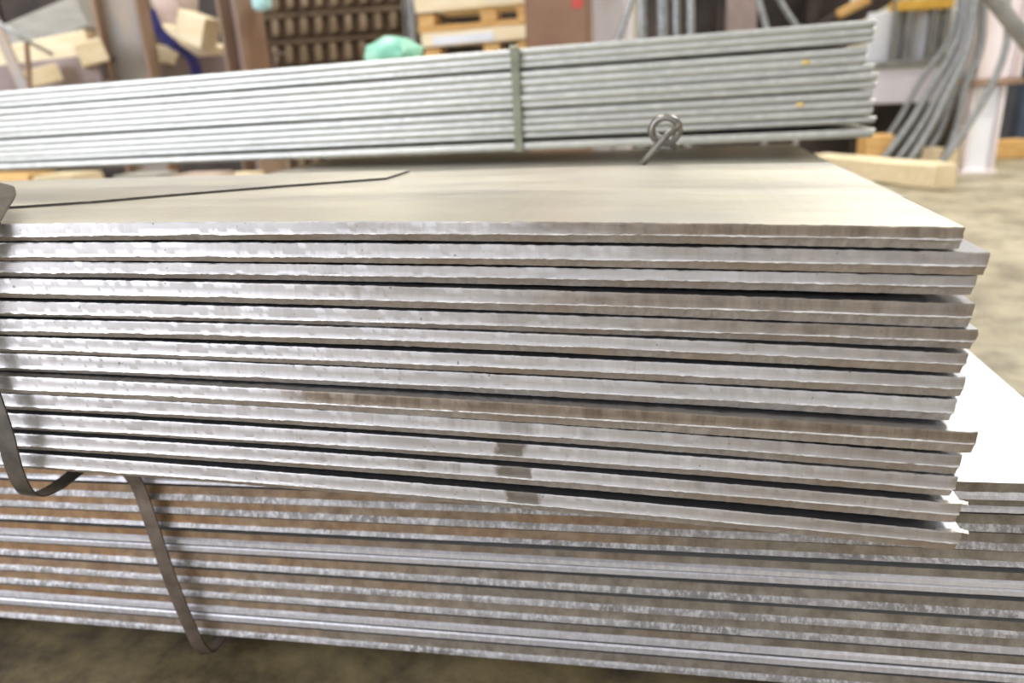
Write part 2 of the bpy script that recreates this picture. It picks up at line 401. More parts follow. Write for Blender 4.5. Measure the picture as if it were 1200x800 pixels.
STAIN = [(0, 0)] * 9 + [(-0.072, 0.35), (-0.0745, 0.85), (-0.0725, 0.85), (-0.070, 0.85)]
NLAB = ['with a wide beige rolled face lying open', 'jutting beyond the plate above it', 'with a bright clean sheared edge', 'with a brown ragged torn edge above a black gap',
        'with a brown smear over its edge', 'with a clean pale edge darkening to its end', 'with a pale grey edge and a small white chip', 'with a silvery edge above a wide dark gap',
        'with a dark brown edge standing proud of its neighbours', 'with a thin stain line under the dark proud plate', 'with a grey damp stain on its edge', 'damp-stained with a burr at its corner',
        'damp-stained, a burr at its corner']
P0 = EYE + Vector((0.13212, 0.34753, -0.06583))
fits = []
for i in range(13):
    fits.append(quad_fit([(p.x, p.z) for p in (on_plane(px, L[i], P0 + Vector((0, NY[i], 0)), 0) for px, L in ((50, NL), (600, NM), (1090, NR)))]))
def clampx(f, a): return lambda x: f(x) if x > a else f(a) - 0.008 * (x - a)
fits = [clampx(f, -0.42) for f in fits]
near = []
for i in range(13):
    t = 0.0118
    if i < 12:
        t = min(t, min(fits[i](x) - fits[i + 1](x) for x in (-0.42, -0.3, -0.2, -0.1, 0, 0.1, 0.14)) - 0.0003)
    tw = 0.04 * math.sin(i * 2.1)
    tr = lambda k: (lambda x: 0.70 - 0.36 * min(max(x + 0.34, 0), 0.5) + tw + k)
    rows = [(0.0, 0.0007, 0.00042, 0.00012, 0), (0.07, 0.00025, 0.0003, 0.0001, 0), (0.30, 0.0001, 0, 0.00005, 0), (tr(-0.14), 0.0, 0.0002, 0.00005, 0),
            (tr(-0.055), -0.00045, 0.0005, 0.00012, 3), (tr(0), -0.0007, 0.0006, 0.00012, 1), (tr(0.14), 0.0008, 0.0004, 0.0002, 1), (1.0, 0.0024, 0.00035, 0.0002, 0)]
    o = plate('steel_plate', -1.25 - 0.01 * (i % 3), P0.x + NEND[i], (lambda x, d=NY[i]: P0.y + d), 0.274 + (0.028 if i == 1 else 0.0) - NY[i], fits[i], t, rows,
              [EDGE, TORN, FACE if i == 0 else FACEIN, RIDGE], i + 1, -0.44, twist=0.0165)
    xc = o.location.x
    o['film_from'] = FILM[i][0] - xc; o['film_amount'] = FILM[i][1]
    o['stain_x'] = STAIN[i][0] - xc; o['stain_amount'] = STAIN[i][1]
    tag(o, '%s plate of the near bundle, %s' % (ORD[i], NLAB[i]), 'steel plate', 'plates of the near bundle')
    near.append(o)

for i, dz in ((11, 0.0), (12, 0.0)):
    xe = P0.x + NEND[i]; zz = fits[i](xe)
    b_o = sweep('burr', CLEANBRIGHT_, [(xe - 0.012, P0.y + 0.002, zz), (xe - 0.006, P0.y + 0.0012, zz + 0.0006), (xe - 0.001, P0.y + 0.0006, zz + 0.0012), (xe + 0.0022, P0.y + 0.0004, zz + 0.0006)], flat(0.0022, 0.0005), (0, 1, 0.3), near[i], near[i].location, 4)
    b_o['label'] = 'bright curled burr'
# --- lower bundle: 13 plates; A.. M, two of them turned over
q = ray(1140, 567.5); Q0 = EYE + q * ((-0.2330) / q.z); LA = math.radians(0.4)
LZL = [-0.2485, -0.2600, -0.2717, -0.2835, -0.2956, -0.3098, -0.3214, -0.3300, -0.3440, -0.3583, -0.3711, -0.3833, -0.3939]
LZR = [-0.2330, -0.2438, -0.2546, -0.2681, -0.2795, -0.2947, -0.3052, -0.3164, -0.3311, -0.3441, -0.3573, -0.3700, -0.3815]
LX0, LX1 = -0.48, 0.195
LNAME = ['with a pale bright rolled face', 'with a thin bright lower line', 'below a narrow black gap with a speckled edge', 'rusted orange at its strapped end, speckled bright below',
         'bulging, with a dark blue-grey shaded underside', 'brown above with a clean bright lower line', 'turned over, bright above the first black gap', 'brown, just below the first black band',
         'with a row of dark flecks and a red-brown smear', 'olive brown with a pale flecked lower half', 'brown with a clean bright line at its foot', 'turned over, bright above the last black gap',
         'resting on the bearers near the floor']
c_, s_ = math.cos(LA), math.sin(LA)
def lyf(x): return Q0.y + (x - Q0.x) * math.tan(LA)
LDEP = 0.285
lower_x1 = onz(1200, 480, EYE.z - 0.2335).x + 0.006
for i in range(13):
    zt = lin_fit([(LX0, EYE.z + LZL[i]), (LX1, EYE.z + LZR[i])])
    t = 0.0108
    if i < 12:
        t = min(t, LZL[i] - LZL[i + 1] - 0.0003, LZR[i] - LZR[i + 1] - 0.0003)
    if i == 1: t -= 0.0018
    B = 3 if i in (0, 1, 5, 6, 10, 11) else 1
    if i in (6, 11):
        rows = [(0.0, 0.0010, 0.0001, 0.0001, 3), (0.12, 0.0, 0.0001, 0.0001, 3), (0.55, 0.0001, 0.0002, 0.0001, 4), (1.0, 0.0045, 0.0003, 0.0001, 4)]
    elif i in (5, 10):
        rows = [(0.0, 0.0030, 0.0002, 0.0001, 0), (0.5, 0.0022, 0.0003, 0.0002, 3), (0.62, 0.0003, 0.0002, 0.0001, 3), (0.94, 0.0, 0.0001, 0.0001, 4), (1.0, 0.0008, 0, 0, 4)]
    else:
        rows = [(0.0, 0.0034, 0.0002, 0.0001, 0), (0.30, 0.0026, 0.0002, 0.0002, 0), (0.54, 0.0020, 0.0005, 0.0002, B), (0.70, 0.0006, 0.0003, 0.0003, B), (0.80 if i == 4 else 0.93, 0.0, 0.0003, 0.0002, 4 if i == 4 else 0), (1.0, 0.0026 if i == 4 else 0.0008, 0.0003, 0, 0)]
    off = [0, 0.001, 0.0, 0.001, -0.001, 0.0, 0.0, 0.001, 0.0, 0.001, 0.0, 0.0, 0.001][i]
    o = plate('steel_plate', -1.3 + 0.01 * (i % 3), lower_x1 + [0, 0.004, -0.003, 0.006, 0.002, -0.004, 0.003][i % 7], (lambda x, d=off: lyf(x) + d), LDEP, zt, t, rows,
              [RUSTZONE, BRIGHT, FACE2, CLEANBRIGHT, SHADEZONE], 40 + i, -0.56, 0.0032)
    o['rust_to'] = [-0.05, -0.05, 0.05, 0.10, 0.10, 0.0, -0.1, -0.05, -0.08, -0.10, -0.05, -0.1, -0.15][i] - o.location.x
    tag(o, '%s plate of the lower bundle, %s' % (ORD[i], LNAME[i]), 'steel plate', 'plates of the lower bundle')

# --- far bundle standing behind: 13 plates
BA = math.radians(-4.6); b_ = ray(1028, 25); B0 = EYE + b_ * 0.95
FR = [24.6, 34, 43.5, 55.5, 66, 76, 86.5, 97, 107, 118, 127.5, 138, 151.5, 165]
FL = [107, 114, 121, 128, 136, 143, 150, 157, 165, 172.5, 179, 185.5, 192, 199.5]
FEND = [1028, 1027, 1026, 1018, 1016, 1026, 1030, 1028, 1025, 1027, 1024, 1028, 1026]
FNAME = ['with a pale dusty upper edge', 'under the pale dusty top plate', 'above the first dark seam', 'set back below the first dark seam', 'set back at its end, pale along the edge',
         'with a small ochre chip stuck on its edge', 'longest at its end', 'above the long dark seam', 'below the long dark seam', 'in the lower half, grey and even', 'with an ochre chip on its edge', 'above a black seam', 'resting on the flat support stack']
def byf(x): return B0.y + (x - B0.x) * math.tan(BA)
far = []
for i in range(13):
    pl, pr = on_plane(0, FL[i], B0, BA), on_plane(1000, FR[i], B0, BA)
    zl, zr = on_plane(0, FL[i + 1], B0, BA).z, on_plane(1000, FR[i + 1], B0, BA).z
    zt = lin_fit([(pl.x, pl.z), (pr.x, pr.z)])
    t = min(pl.z - zl, pr.z - zr) - 0.0002
    if i in (2, 7, 11): t -= 0.0022
    xe = on_plane(FEND[i], FR[i], B0, BA).x
    rows = [(0.0, 0.0016, 0.0003, 0.0002, 0), (0.10, 0.0004, 0.0003, 0.0002, 0), (0.60, 0.0, 0.0005, 0.0002, 1), (1.0, 0.0028, 0.0003, 0.0002, 1)]
    off = (0, 0.002, 0.003, 0.001, 0.0, 0.002, -0.001, 0.001, 0.003, 0.001, 0.0, 0.002, 0.0)[i]
    o = plate('steel_plate', -1.75 + 0.013 * (i % 3), xe, (lambda x, d=off: byf(x) + d), 0.30, zt, t, rows, [BACKEDGE, BACKDARK, FACE if i == 0 else FACEIN], 80 + i, -1.35, 0.010, 0.5)
    tag(o, '%s plate of the tall bundle behind, %s' % (ORD[i], FNAME[i]), 'steel plate', 'plates of the far bundle')
    far.append(o)
for i, px, py in ((5, 945, 73), (10, 938, 122.5)):
    p = on_plane(px, py, B0, BA); bm = bmesh.new()
    bmesh.ops.create_icosphere(bm, subdivisions=2, radius=1.0)
    for v in bm.verts: v.co = Vector((v.co.x * 0.0058, v.co.y * 0.002, v.co.z * 0.0032)) * (1 + 0.25 * fnoise(v.co + Vector((i, 0, 0)), 1.3))
    ch = from_bm(bm, 'stuck_chip', OCHRE, far[i], p - far[i].location, 60); ch['label'] = 'ochre chip stuck on the edge'

# --- support stack that carries the far bundle
zs = min((EYE.z - 0.104), min(v.co.z for v in far[12].data.vertices) + far[12].location.z - 0.0006)
sxr = onz(968, 187, zs).x; sxl = onz(330, 200, zs).x
n_s = 10; ts = 0.0232
SN = ['top', 'second', 'third', 'fourth', 'fifth', 'sixth', 'seventh', 'eighth', 'ninth', 'lowest']
for i in range(n_s):
    zz = zs - i * (ts + 0.0004)
    rows = [(0.0, 0.0010, 0.0003, 0.0002, 0), (0.10, 0.0, 0.0003, 0.0002, 0), (0.62, 0.0, 0.0005, 0.0002, 1), (1.0, 0.0024, 0.0003, 0.0002, 1)]
    o = plate('thick_steel_plate', sxl + 0.004 * (i % 3), sxr - (0.003 * (i % 4)), (lambda x, d=0.002 * (i % 3): 0.745 + d), 0.62, (lambda x, z=zz: z), ts, rows, [BACKDARK, TORN, FACE], 120 + i, sxl, 0.03)
    tag(o, '%s thick plate of the support stack carrying the tall bundle' % SN[i], 'steel plate', 'plates of the support stack')
zb = zs - n_s * (ts + 0.0004)
def timber(name, mat, size, c, rot=None, seed=1, label=None, cat=None, group=None, wob=0.0025):
    bm = bmesh.new(); sx, sy, sz = size
    ns = max(4, int(sx / 0.06)); sec = [(-.5, -.44), (-.44, -.5), (.44, -.5), (.5, -.44), (.5, .44), (.44, .5), (-.44, .5), (-.5, .44)]
    rings = []
    for i in range(ns + 1):
        x = -sx / 2 + sx * i / ns
        rings.append([bm.verts.new((x + 0.006 * fnoise((a, b, seed + i // ns), 2), a * sy + wob * fnoise((x, a, seed), 6), b * sz + wob * fnoise((x, b + 5, seed), 6))) for a, b in sec])
    for i in range(ns):
        for j in range(8): bm.faces.new((rings[i][j], rings[i][(j + 1) % 8], rings[i + 1][(j + 1) % 8], rings[i + 1][j]))
    bm.faces.new(rings[0][::-1]); bm.faces.new(rings[-1])
    if rot is not None: bmesh.ops.transform(bm, matrix=rot.to_4x4(), verts=bm.verts)
    o = from_bm(bm, name, mat, None, c, 35)
    if label: tag(o, label, cat or 'timber', group)
    return o
RZ = lambda a: Matrix.Rotation(math.radians(a), 3, 'Z')
RY = lambda a: Matrix.Rotation(math.radians(a), 3, 'Y')
RX = lambda a: Matrix.Rotation(math.radians(a), 3, 'X')
for x in (sxl + 0.12, sxr - 0.14):
    timber('bearer_timber', BEARER, (0.66, 0.09, zb - 0.0005), (x, 1.06, zb / 2), RZ(90), 3, ('squared bearer under the free end of the support stack' if x > 0 else 'squared bearer under the support stack, beside the dunnage blocks'), 'timber', 'bearers under the support stack', 0.0006)
# far bundle's own end support to the left, with dunnage on it
bz = min(v.co.z for v in far[12].data.vertices) + far[12].location.z
zfar = lambda px: on_plane(px, FL[13] + (FR[13] - FL[13]) * px / 1000.0, B0, BA).z
# lower bundle bearers and the batten between the bundles
LB = EYE.z + LZL[12] - 0.0108
for x in (-1.05, -0.62, 0.14):
    z1 = EYE.z + LZL[12] + (LZR[12] - LZL[12]) * (x - LX0) / (LX1 - LX0) - 0.0122
    timber('bearer_timber', BEARER, (0.26, 0.08, max(z1, 0.006)), (x, 0.565, z1 / 2), RZ(90), 5, {-1.05: 'low dark bearer under the rusted end of the lower bundle', -0.62: 'low dark bearer under the lower bundle, beside the brown strap', 0.14: 'low dark bearer under the bright end of the lower bundle'}[x], 'timber', 'bearers under the lower bundle', 0.0004)
for x in (-0.85,):
    z0 = EYE.z + LZL[0] + (LZR[0] - LZL[0]) * (x - LX0) / (LX1 - LX0); z1 = fits[12](x) - 0.0214
    timber('spacer_batten', BEARER, (0.24, 0.05, z1 - z0 - 0.003), (x, 0.55, (z0 + z1) / 2), RZ(90), 6, 'wooden spacer batten between the near and lower bundles', 'timber', None, 0.0004)

# --- thin wedge off-cut lying on the top plate
zt0 = fits[0]
pts = [onz(-60, 246.5, zt0(-0.45)), onz(10, 240, zt0(-0.45)), onz(100, 234, zt0(-0.42)), onz(108, 233.5, zt0(-0.42)), onz(200, 224.5, zt0(-0.38)), onz(330, 213, zt0(-0.3)), onz(452, 204.0, zt0(-0.24))]
bm = bmesh.new(); topv = []; botv = []
poly = [Vector((p.x, p.y, 0)) for p in pts]
poly[3].y -= 0.0012
poly += [Vector((poly[-1].x - 0.002, P0.y + 0.272, 0)), Vector((-0.9, P0.y + 0.272, 0)), Vector((-0.9, poly[0].y - 0.16, 0))]
ctr = Vector((-0.6, P0.y + 0.2, 0))
for p in poly:
    z = zt0(p.x) + 0.0004 - 0.0165 * min(max(0.13 - p.x, 0), 0.6) * (p.y - P0.y) / 0.274
    botv.append(bm.verts.new(Vector((p.x, p.y, z)) - Vector((ctr.x, ctr.y, 0)))); topv.append(bm.verts.new(Vector((p.x, p.y, z + 0.0014)) - Vector((ctr.x, ctr.y, 0))))
k = len(poly)
for i in range(k): 
    f = bm.faces.new((botv[i], botv[(i + 1) % k], topv[(i + 1) % k], topv[i])); f.material_index = 1
bm.faces.new(topv); bm.faces.new(botv[::-1])
tag(from_bm(bm, 'offcut_sheet', [FACE, SHADEZONE], None, (ctr.x, ctr.y, 0)), 'thin wedge-shaped steel off-cut lying on the open top plate', 'sheet')

# --- straps and wire tie
S1 = [(-0.80, 0.636, EYE.z - 0.10), (-0.79, 0.632, EYE.z - 0.052), (-0.68, 0.56, EYE.z - 0.040), at(-22, 214, 0.43), at(4, 226, 0.37), at(-12, 262, 0.344), at(-38, 320, 0.3405), at(-36, 390, 0.340), at(-14, 450, 0.338),
      at(5, 505, 0.337), at(17, 550, 0.339), at(32, 577, 0.345), at(52, 577, 0.362), at(85, 556, 0.392), (at(85, 556, 0.392) + Vector((0.012, 0.06, 0.006))), (at(85, 556, 0.392) + Vector((0.012, 0.16, 0.006)))]
S1[-1].z = S1[-2].z = (fits[12](-0.36) - 0.0104 + EYE.z - 0.2447) / 2
tag(sweep('strap', STRAP, S1, flat(0.0125, 0.0011), (1, 0.0, 0.0), sub=8), 'loose grey steel strap bowed round the near bundle', 'strap')
yl = lambda px, py: on_plane(px, py, Q0, LA)
def infront(px, py, d): 
    Yp = yl(px, py).y - d; return at(px, py, Yp)
S2 = [infront(150, 545, 0.003), infront(163, 572, 0.004), infront(178, 615, 0.006), infront(193, 660, 0.008), infront(210, 705, 0.008), infront(226, 742, 0.007), infront(236, 759, 0.005), infront(246, 764, -0.002)]
S2 = [S2[0] + Vector((-0.012, 0.09, 0.006)), S2[0] + Vector((-0.006, 0.035, 0.006))] + S2 + [S2[-1] + Vector((0.001, 0.02, 0.001)), S2[-1] + Vector((0.002, 0.06, 0.002))]
zA = lambda x: EYE.z + LZL[0] + (LZR[0] - LZL[0]) * (x - LX0) / (LX1 - LX0)
for j in (0, 1): S2[j].z = zA(S2[j].x) + 0.0018
S2[2].z = zA(S2[2].x) - 0.002
tag(sweep('strap', STRAPB, S2, flat(0.0118, 0.0012), (0.94, 0.0, 0.34), sub=8), 'brown slanting steel strap round the lower bundle', 'strap')
c = at(780, 153, 0.655); W = []
W.append(at(735, 214, 0.640)); W.append(at(752, 193, 0.645)); W.append(at(768, 174, 0.648)); W.append(at(784, 156, 0.650))
for k in range(13):
    a = math.radians(20 + k * 45)
    W.append(c + Vector((0.0115 * math.cos(a), 0.0 + 0.0012 * k, 0.0105 * math.sin(a))))
W.append(at(793, 172, 0.668)); W.append(at(778, 173, 0.672))
tag(sweep('wire_tie', WIRE, W, circ(0.0031, 8), None, sub=5), 'dark wire rod tie twisted into a loop behind the top plate', 'wire tie')
fb = []
tz = far[0].location.z
topz = on_plane(603, 58, B0, BA)
def bfront(px, py, d): return at(px, py, on_plane(px, py, B0, BA).y - d)
FB = [bfront(601, 56.5, -0.30), bfront(602, 53.5, -0.05), bfront(602, 54.5, 0.001), bfront(602.5, 60, 0.006), bfront(603.5, 80, 0.004), bfront(605, 110, 0.003), bfront(606.5, 145, 0.003), bfront(608, 178, 0.004)]
tag(sweep('strap', ZINC, FB, flat(0.0125, 0.0016), (1, 0, 0), sub=6), 'olive band running down the face of the tall bundle behind', 'strap')

# ------------------------------------------------------------------ background: racks and stock
def hbeam(name, px, Y, wid, dep, z0, z1, mats, label, cat, flange=0.014, rz=0, lean=0.0):
    p = at(px, 50, Y); e = empty(name, (p.x, Y, z0)); h = z1 - z0
    e.rotation_euler = (0, math.radians(lean), math.radians(rz))
    for s in (-1, 1): box('flange', mats[0], (flange, dep, h), (s * (wid / 2 - flange / 2), 0, h / 2), e, bevel=0.003)
    box('web', mats[1], (wid - 2 * flange - 0.001, 0.012, h), (0, 0, h / 2), e, bevel=0.002)
    return tag(e, label, cat)
hbeam('rack_post', 150, 2.35, 0.150, 0.09, 0, 2.6, [RUSTB, GREYB], 'grey H-section rack post with rust-orange flanges by the pale logs', 'post', rz=14)
hbeam('rack_post', 287, 2.45, 0.115, 0.10, 0, 2.6, [RUSTB, MAROON], 'narrow rusty H-section rack post beside the ribbed bins', 'post', rz=-28)
# rack arms
def arm(name, p, qv, w, h, mat, label, cat='beam'):
    p = Vector(p); qv = Vector(qv); d = qv - p; L = d.length
    bm = bmesh.new(); t = 0.008
    bm_box(bm, L, w, t, (0, 0, h / 2 - t / 2)); bm_box(bm, L, w, t, (0, 0, -h / 2 + t / 2)); bm_box(bm, L, t, h - 2 * t, (0, -w / 2 + t / 2, 0))
    o = from_bm(bm, name, mat, None, (p + qv) / 2)
    o.rotation_euler = d.to_track_quat('X', 'Z').to_euler()
    return tag(o, label, cat)
arm('rack_beam', at(-120, 108, 2.28), at(128, 80, 2.28), 0.10, 0.085, MAROON, 'maroon channel beam carrying the pale logs')
arm('rack_beam', at(176, 84, 2.62), at(330, 74, 2.62), 0.10, 0.075, MAROON, 'maroon channel beam carrying the wrapped bundle')
def log_between(a, b, Ya, Yb, th, mat, label, seed, name='timber', group=None, dh=None):
    p, q2 = at(a[0], a[1], Ya), at(b[0], b[1], Yb); d = q2 - p
    rot = d.to_track_quat('X', 'Z').to_matrix()
    return timber(name, mat, (d.length, dh or th, th), (p + q2) / 2, rot, seed, label, 'timber', group)
log_between((-60, 86), (112, 52), 2.25, 2.32, 0.085, WOOD, 'pale cream squared log resting on the rack beam', 11)
log_between((-50, 62), (66, 26), 2.62, 2.66, 0.06, WOOD, 'thin pale batten behind the cream log', 12)
log_between((18, 52), (106, 14), 2.48, 2.52, 0.11, WOODG, 'flat grey board leaning on the pale logs', 13, 'board')
log_between((92, 66), (122, 58), 2.20, 2.25, 0.07, WOOD, 'short cut block at the end of the cream log', 14)
log_between((20, 96), (70, 84), 2.12, 2.2, 0.05, WOOD, 'short pale offcut low against the rack beam', 18)
log_between((183, 62), (206, 66), 2.55, 2.57, 0.06, WOOD, 'small pale block beside the blue webbing', 15)
log_between((196, 38), (262, 66), 2.66, 2.62, 0.06, WOOD, 'pale batten slanting behind the blue webbing', 16)
log_between((217, 29), (247, 41), 2.46, 2.46, 0.10, WOOD, 'broad pale timber end beside the narrow rusty post', 17)
# wrapped bundle
bm = bmesh.new(); bmesh.ops.create_icosphere(bm, subdivisions=3, radius=1.0)
for v in bm.verts:
    s = 1 + 0.22 * fnoise(v.co, 1.7) + 0.1 * fnoise(v.co, 4)
    v.co = Vector((v.co.x * 0.085, v.co.y * 0.075, v.co.z * 0.095)) * s
tag(from_bm(bm, 'wrapped_bundle', WRAP, None, at(207, 10, 2.76), 40), 'crumpled pinkish kraft-wrapped bundle between the rusty posts', 'bundle')
tag(sweep('webbing_strap', BLUE, [at(176, 12, 2.50), at(188, 38, 2.49), at(206, 54, 2.48), at(222, 66, 2.54), at(230, 84, 2.566), at(232, 112, 2.566)], flat(0.036, 0.003), (1, 0.1, 0.25), sub=6), 'dark blue webbing strap hanging between the rusty posts', 'strap')
tag(sweep('flat_bar', GREYB, [at(-14, 10, 2.05), at(8, 58, 2.05), at(34, 116, 2.05)], flat(0.036, 0.008), (1, 0, 0.2), sub=3), 'grey flat bar leaning against the rack', 'bar')
tag(sweep('wire_rope', ROPE, [at(-20, 14, 2.03), at(22, 42, 2.03), at(62, 64, 2.10)], circ(0.006, 8), None, sub=5), 'thin grey wire rope slung over the flat bar', 'rope')
tag(sweep('short_rod', RUSTB, [at(31, 50, 2.0), at(33, 75, 2.0), at(36, 125, 2.0)], circ(0.007, 8), None, sub=3), 'thin rusty rod standing in front of the pale log', 'rod')

# stacked ribbed rusty bins
nb = 0
for j, (ya, yb_) in enumerate(((12, -22), (44, 13), (78, 45), (112, 79), (220, 113))):
    Y = 3.3; pl, pr = at(296, ya, Y), at(488, ya, Y)
    z0 = at(400, ya - 4, Y).z; z1 = at(400, yb_ - 4, Y).z
    if j == 4: z0 = 0.0
    h = z1 - z0 - 0.003; Wd = pr.x - pl.x
    e = empty('ribbed_bin', ((pl.x + pr.x) / 2, Y + 0.3, z0))
    bm = bmesh.new(); bm_box(bm, Wd, 0.5, h - 0.012, (0, 0, (h - 0.012) / 2), bevel=0.006)
    from_bm(bm, 'shell', RIBRUST, e)
    n = 11
    for i in range(n):
        box('rib', RIBEDGE, (0.030, 0.030, h * 0.66), (-Wd / 2 + Wd * (i + 0.5) / n, -0.265, h * 0.45), e, bevel=0.006)
    box('rim', RIBRUST, (Wd + 0.03, 0.56, 0.022), (0, 0, h - 0.012), e, bevel=0.004)
    tag(e, '%s ribbed rusty steel bin in the stack behind the tall bundle' % ('uppermost', 'second', 'third', 'fourth', 'tall lowest')[j], 'bin', 'stacked ribbed bins')
    nb += 1
post2 = [o for o in COL.objects if o.name == 'rack_post.001'][0]
rel = Matrix.Rotation(-post2.rotation_euler.z, 3, 'Z') @ (at(307, 3, 2.40) - post2.location)
tb = box('tag_box', TEAL, (0.06, 0.05, 0.05), rel, post2, bevel=0.012); tb['label'] = 'pale teal plastic tag box'
# mint bag behind the tall bundle
bm = bmesh.new(); bmesh.ops.create_icosphere(bm, subdivisions=3, radius=1.0)
for v in bm.verts:
    s = 1 + 0.18 * fnoise(v.co, 2.2) + 0.10 * fnoise(v.co, 5)
    v.co = Vector((v.co.x * 0.052, v.co.y * 0.05, max(v.co.z, -0.6) * 0.027)) * s
tag(from_bm(bm, 'plastic_bag', MINT, None, at(461, 62, 1.34), 50), 'crumpled mint green plastic bag lying on the tall bundle', 'bag')
hbeam('dark_post', 1128, 4.18, 0.075, 0.08, 0, 2.2, [DARK, DARK], 'dark steel post standing just behind the pinkish column', 'post', 0.01)
hbeam('thin_post', 483, 3.0, 0.045, 0.045, 0, 2.2, [BAR, BAR], 'thin grey steel post beside the wooden pallets', 'post', 0.006)

pA, pB = at(-260, 30, 3.55), at(292, 30, 3.55); Wc = pB.x - pA.x
e = empty('added_dark_backdrop', ((pA.x + pB.x) / 2, 3.8, 0))  # added dark block; keeps the view behind the rack dark
box('body', DARK, (Wc, 0.4, 1.9), (0, 0, 0.97), e, bevel=0.01)
for i in range(4): box('door', DARK, (Wc / 4 - 0.012, 0.016, 1.78), (-Wc / 2 + Wc * (i + 0.5) / 4, -0.21, 0.98), e)
for i in range(4): box('handle', BAR, (0.014, 0.02, 0.14), (-Wc / 2 + Wc * (i + 0.5) / 4 + (0.16 if i % 2 == 0 else -0.16), -0.23, 1.0), e)
tag(e, 'long added dark backdrop with cabinet doors behind the timber rack', 'cabinet')

# pallets
def pallet(px0, px1, y_top, y_bot, Y, label, tilt, paper=False, mat=WOOD):
    a, b = at(px0, y_top, Y), at(px1, y_top, Y); h = at((px0 + px1) / 2, y_top, Y).z - at((px0 + px1) / 2, y_bot, Y).z
    Wd = b.x - a.x; c = (a + b) / 2; bh = h * 0.44
    e = empty('wooden_pallet', (c.x, Y + 0.25, at((px0 + px1) / 2, y_bot, Y).z)); e.rotation_euler = (0, math.radians(tilt), math.radians(3))
    box('side_board', mat, (Wd, 0.03, bh), (0, -0.26, h - bh / 2), e)
    for i in range(5): box('deck_board', mat, (Wd, 0.085, 0.018), (0, -0.20 + i * 0.115, h - 0.010 - (0.0 if i else 0.0)), e)
    for x in (-Wd / 2 + 0.035, 0.04, Wd / 2 - 0.05):
        for y in (-0.22, 0.22): box('block', WOODO, (0.06, 0.09, h - bh - 0.02), (x, y, (h - bh) / 2 + 0.005), e)
    for y in (-0.22, 0.22): box('runner', WOODO, (Wd, 0.08, 0.018), (0, y, 0.009), e)
    if paper:
        pz = box('paper_label', PAPER, (Wd * 0.52, 0.002, bh * 0.62), (-Wd * 0.14, -0.2765, h - bh * 0.60), e, bevel=0); pz['label'] = 'white paper strip on the board'
    else:
        pz = box('paper_label', PAPER, (Wd * 0.22, 0.002, bh * 0.5), (Wd * 0.20, -0.2765, h - bh * 0.32), e, bevel=0); pz['label'] = 'white paper tag on the board'
    return tag(e, label, 'pallet', 'stacked pallets')
pallet(492, 628, 34, 72, 2.75, 'lower wooden pallet with a long white paper strip', -1.5, True)
pallet(484, 628, -8, 33, 2.75, 'upper wooden pallet stacked on the papered one', -1.5, False)
box_s = at(560, 72, 2.75)
e = empty('stillage', (box_s.x, 3.0, 0)); zt_ = box_s.z - 0.02
for sx in (-0.19, 0.19):
    for sy in (-0.2, 0.2): box('leg', DARK, (0.05, 0.05, zt_), (sx, sy, zt_ / 2), e)
box('tray', DARK, (0.46, 0.52, 0.03), (0, 0, zt_ - 0.012), e)
tag(e, 'dark steel stillage standing under the wooden pallets', 'stillage')

pA, pB = at(470, 30, 4.0), at(640, 30, 4.0); Wc = pB.x - pA.x
e = empty('dark_gap_backdrop', ((pA.x + pB.x) / 2, 4.2, 0))  # added to darken the gaps between the pallet boards
box('body', DARK, (Wc, 0.4, 1.8), (0, 0, 0.92), e, bevel=0.01)
for sx in (-0.25, 0.25): box('door', DARK, (Wc / 2 - 0.02, 0.016, 1.7), (sx * Wc, -0.21, 0.92), e); box('handle', BAR, (0.014, 0.02, 0.12), (sx * Wc * 0.3, -0.23, 0.95), e)
tag(e, 'added dark backdrop with locker doors behind the wooden pallets', 'cabinet')
# brown column with a red mark, pale cabinet
p = at(652, 30, 2.5); Wc = at(690, 30, 2.5).x - at(616, 30, 2.5).x
e = empty('box_column', (p.x, 2.58, 0))
box('shaft', BROWN, (Wc, 0.16, 3.0), (0, 0, 1.5), e, bevel=0.006); box('base_plate', BROWN, (Wc + 0.1, 0.28, 0.02), (0, 0, 0.01), e)
r = at(676, 3, 2.49); mk = box('red_mark', RED, (0.034, 0.002, 0.03), (r.x - p.x, -0.0815, r.z), e, bevel=0); mk['label'] = 'small red paint mark'
tag(e, 'brown oxide painted box column beside the pallets', 'column')
p0_, p1_ = at(692, 30, 2.85), at(738, 30, 2.85); Wc = p1_.x - p0_.x
e = empty('pale_cabinet', ((p0_.x + p1_.x) / 2, 3.0, 0))
box('body', PALE, (Wc, 0.3, 1.5), (0, 0, 0.78), e, bevel=0.008); box('plinth', BAR, (Wc - 0.02, 0.26, 0.03), (0, 0, 0.015), e); box('door', PALE, (Wc - 0.03, 0.012, 1.4), (0, -0.157, 0.79), e)
box('handle', BAR, (0.012, 0.02, 0.12), (Wc / 2 - 0.035, -0.173, 0.8), e)
tag(e, 'pale lilac steel cabinet next to the brown column', 'cabinet')
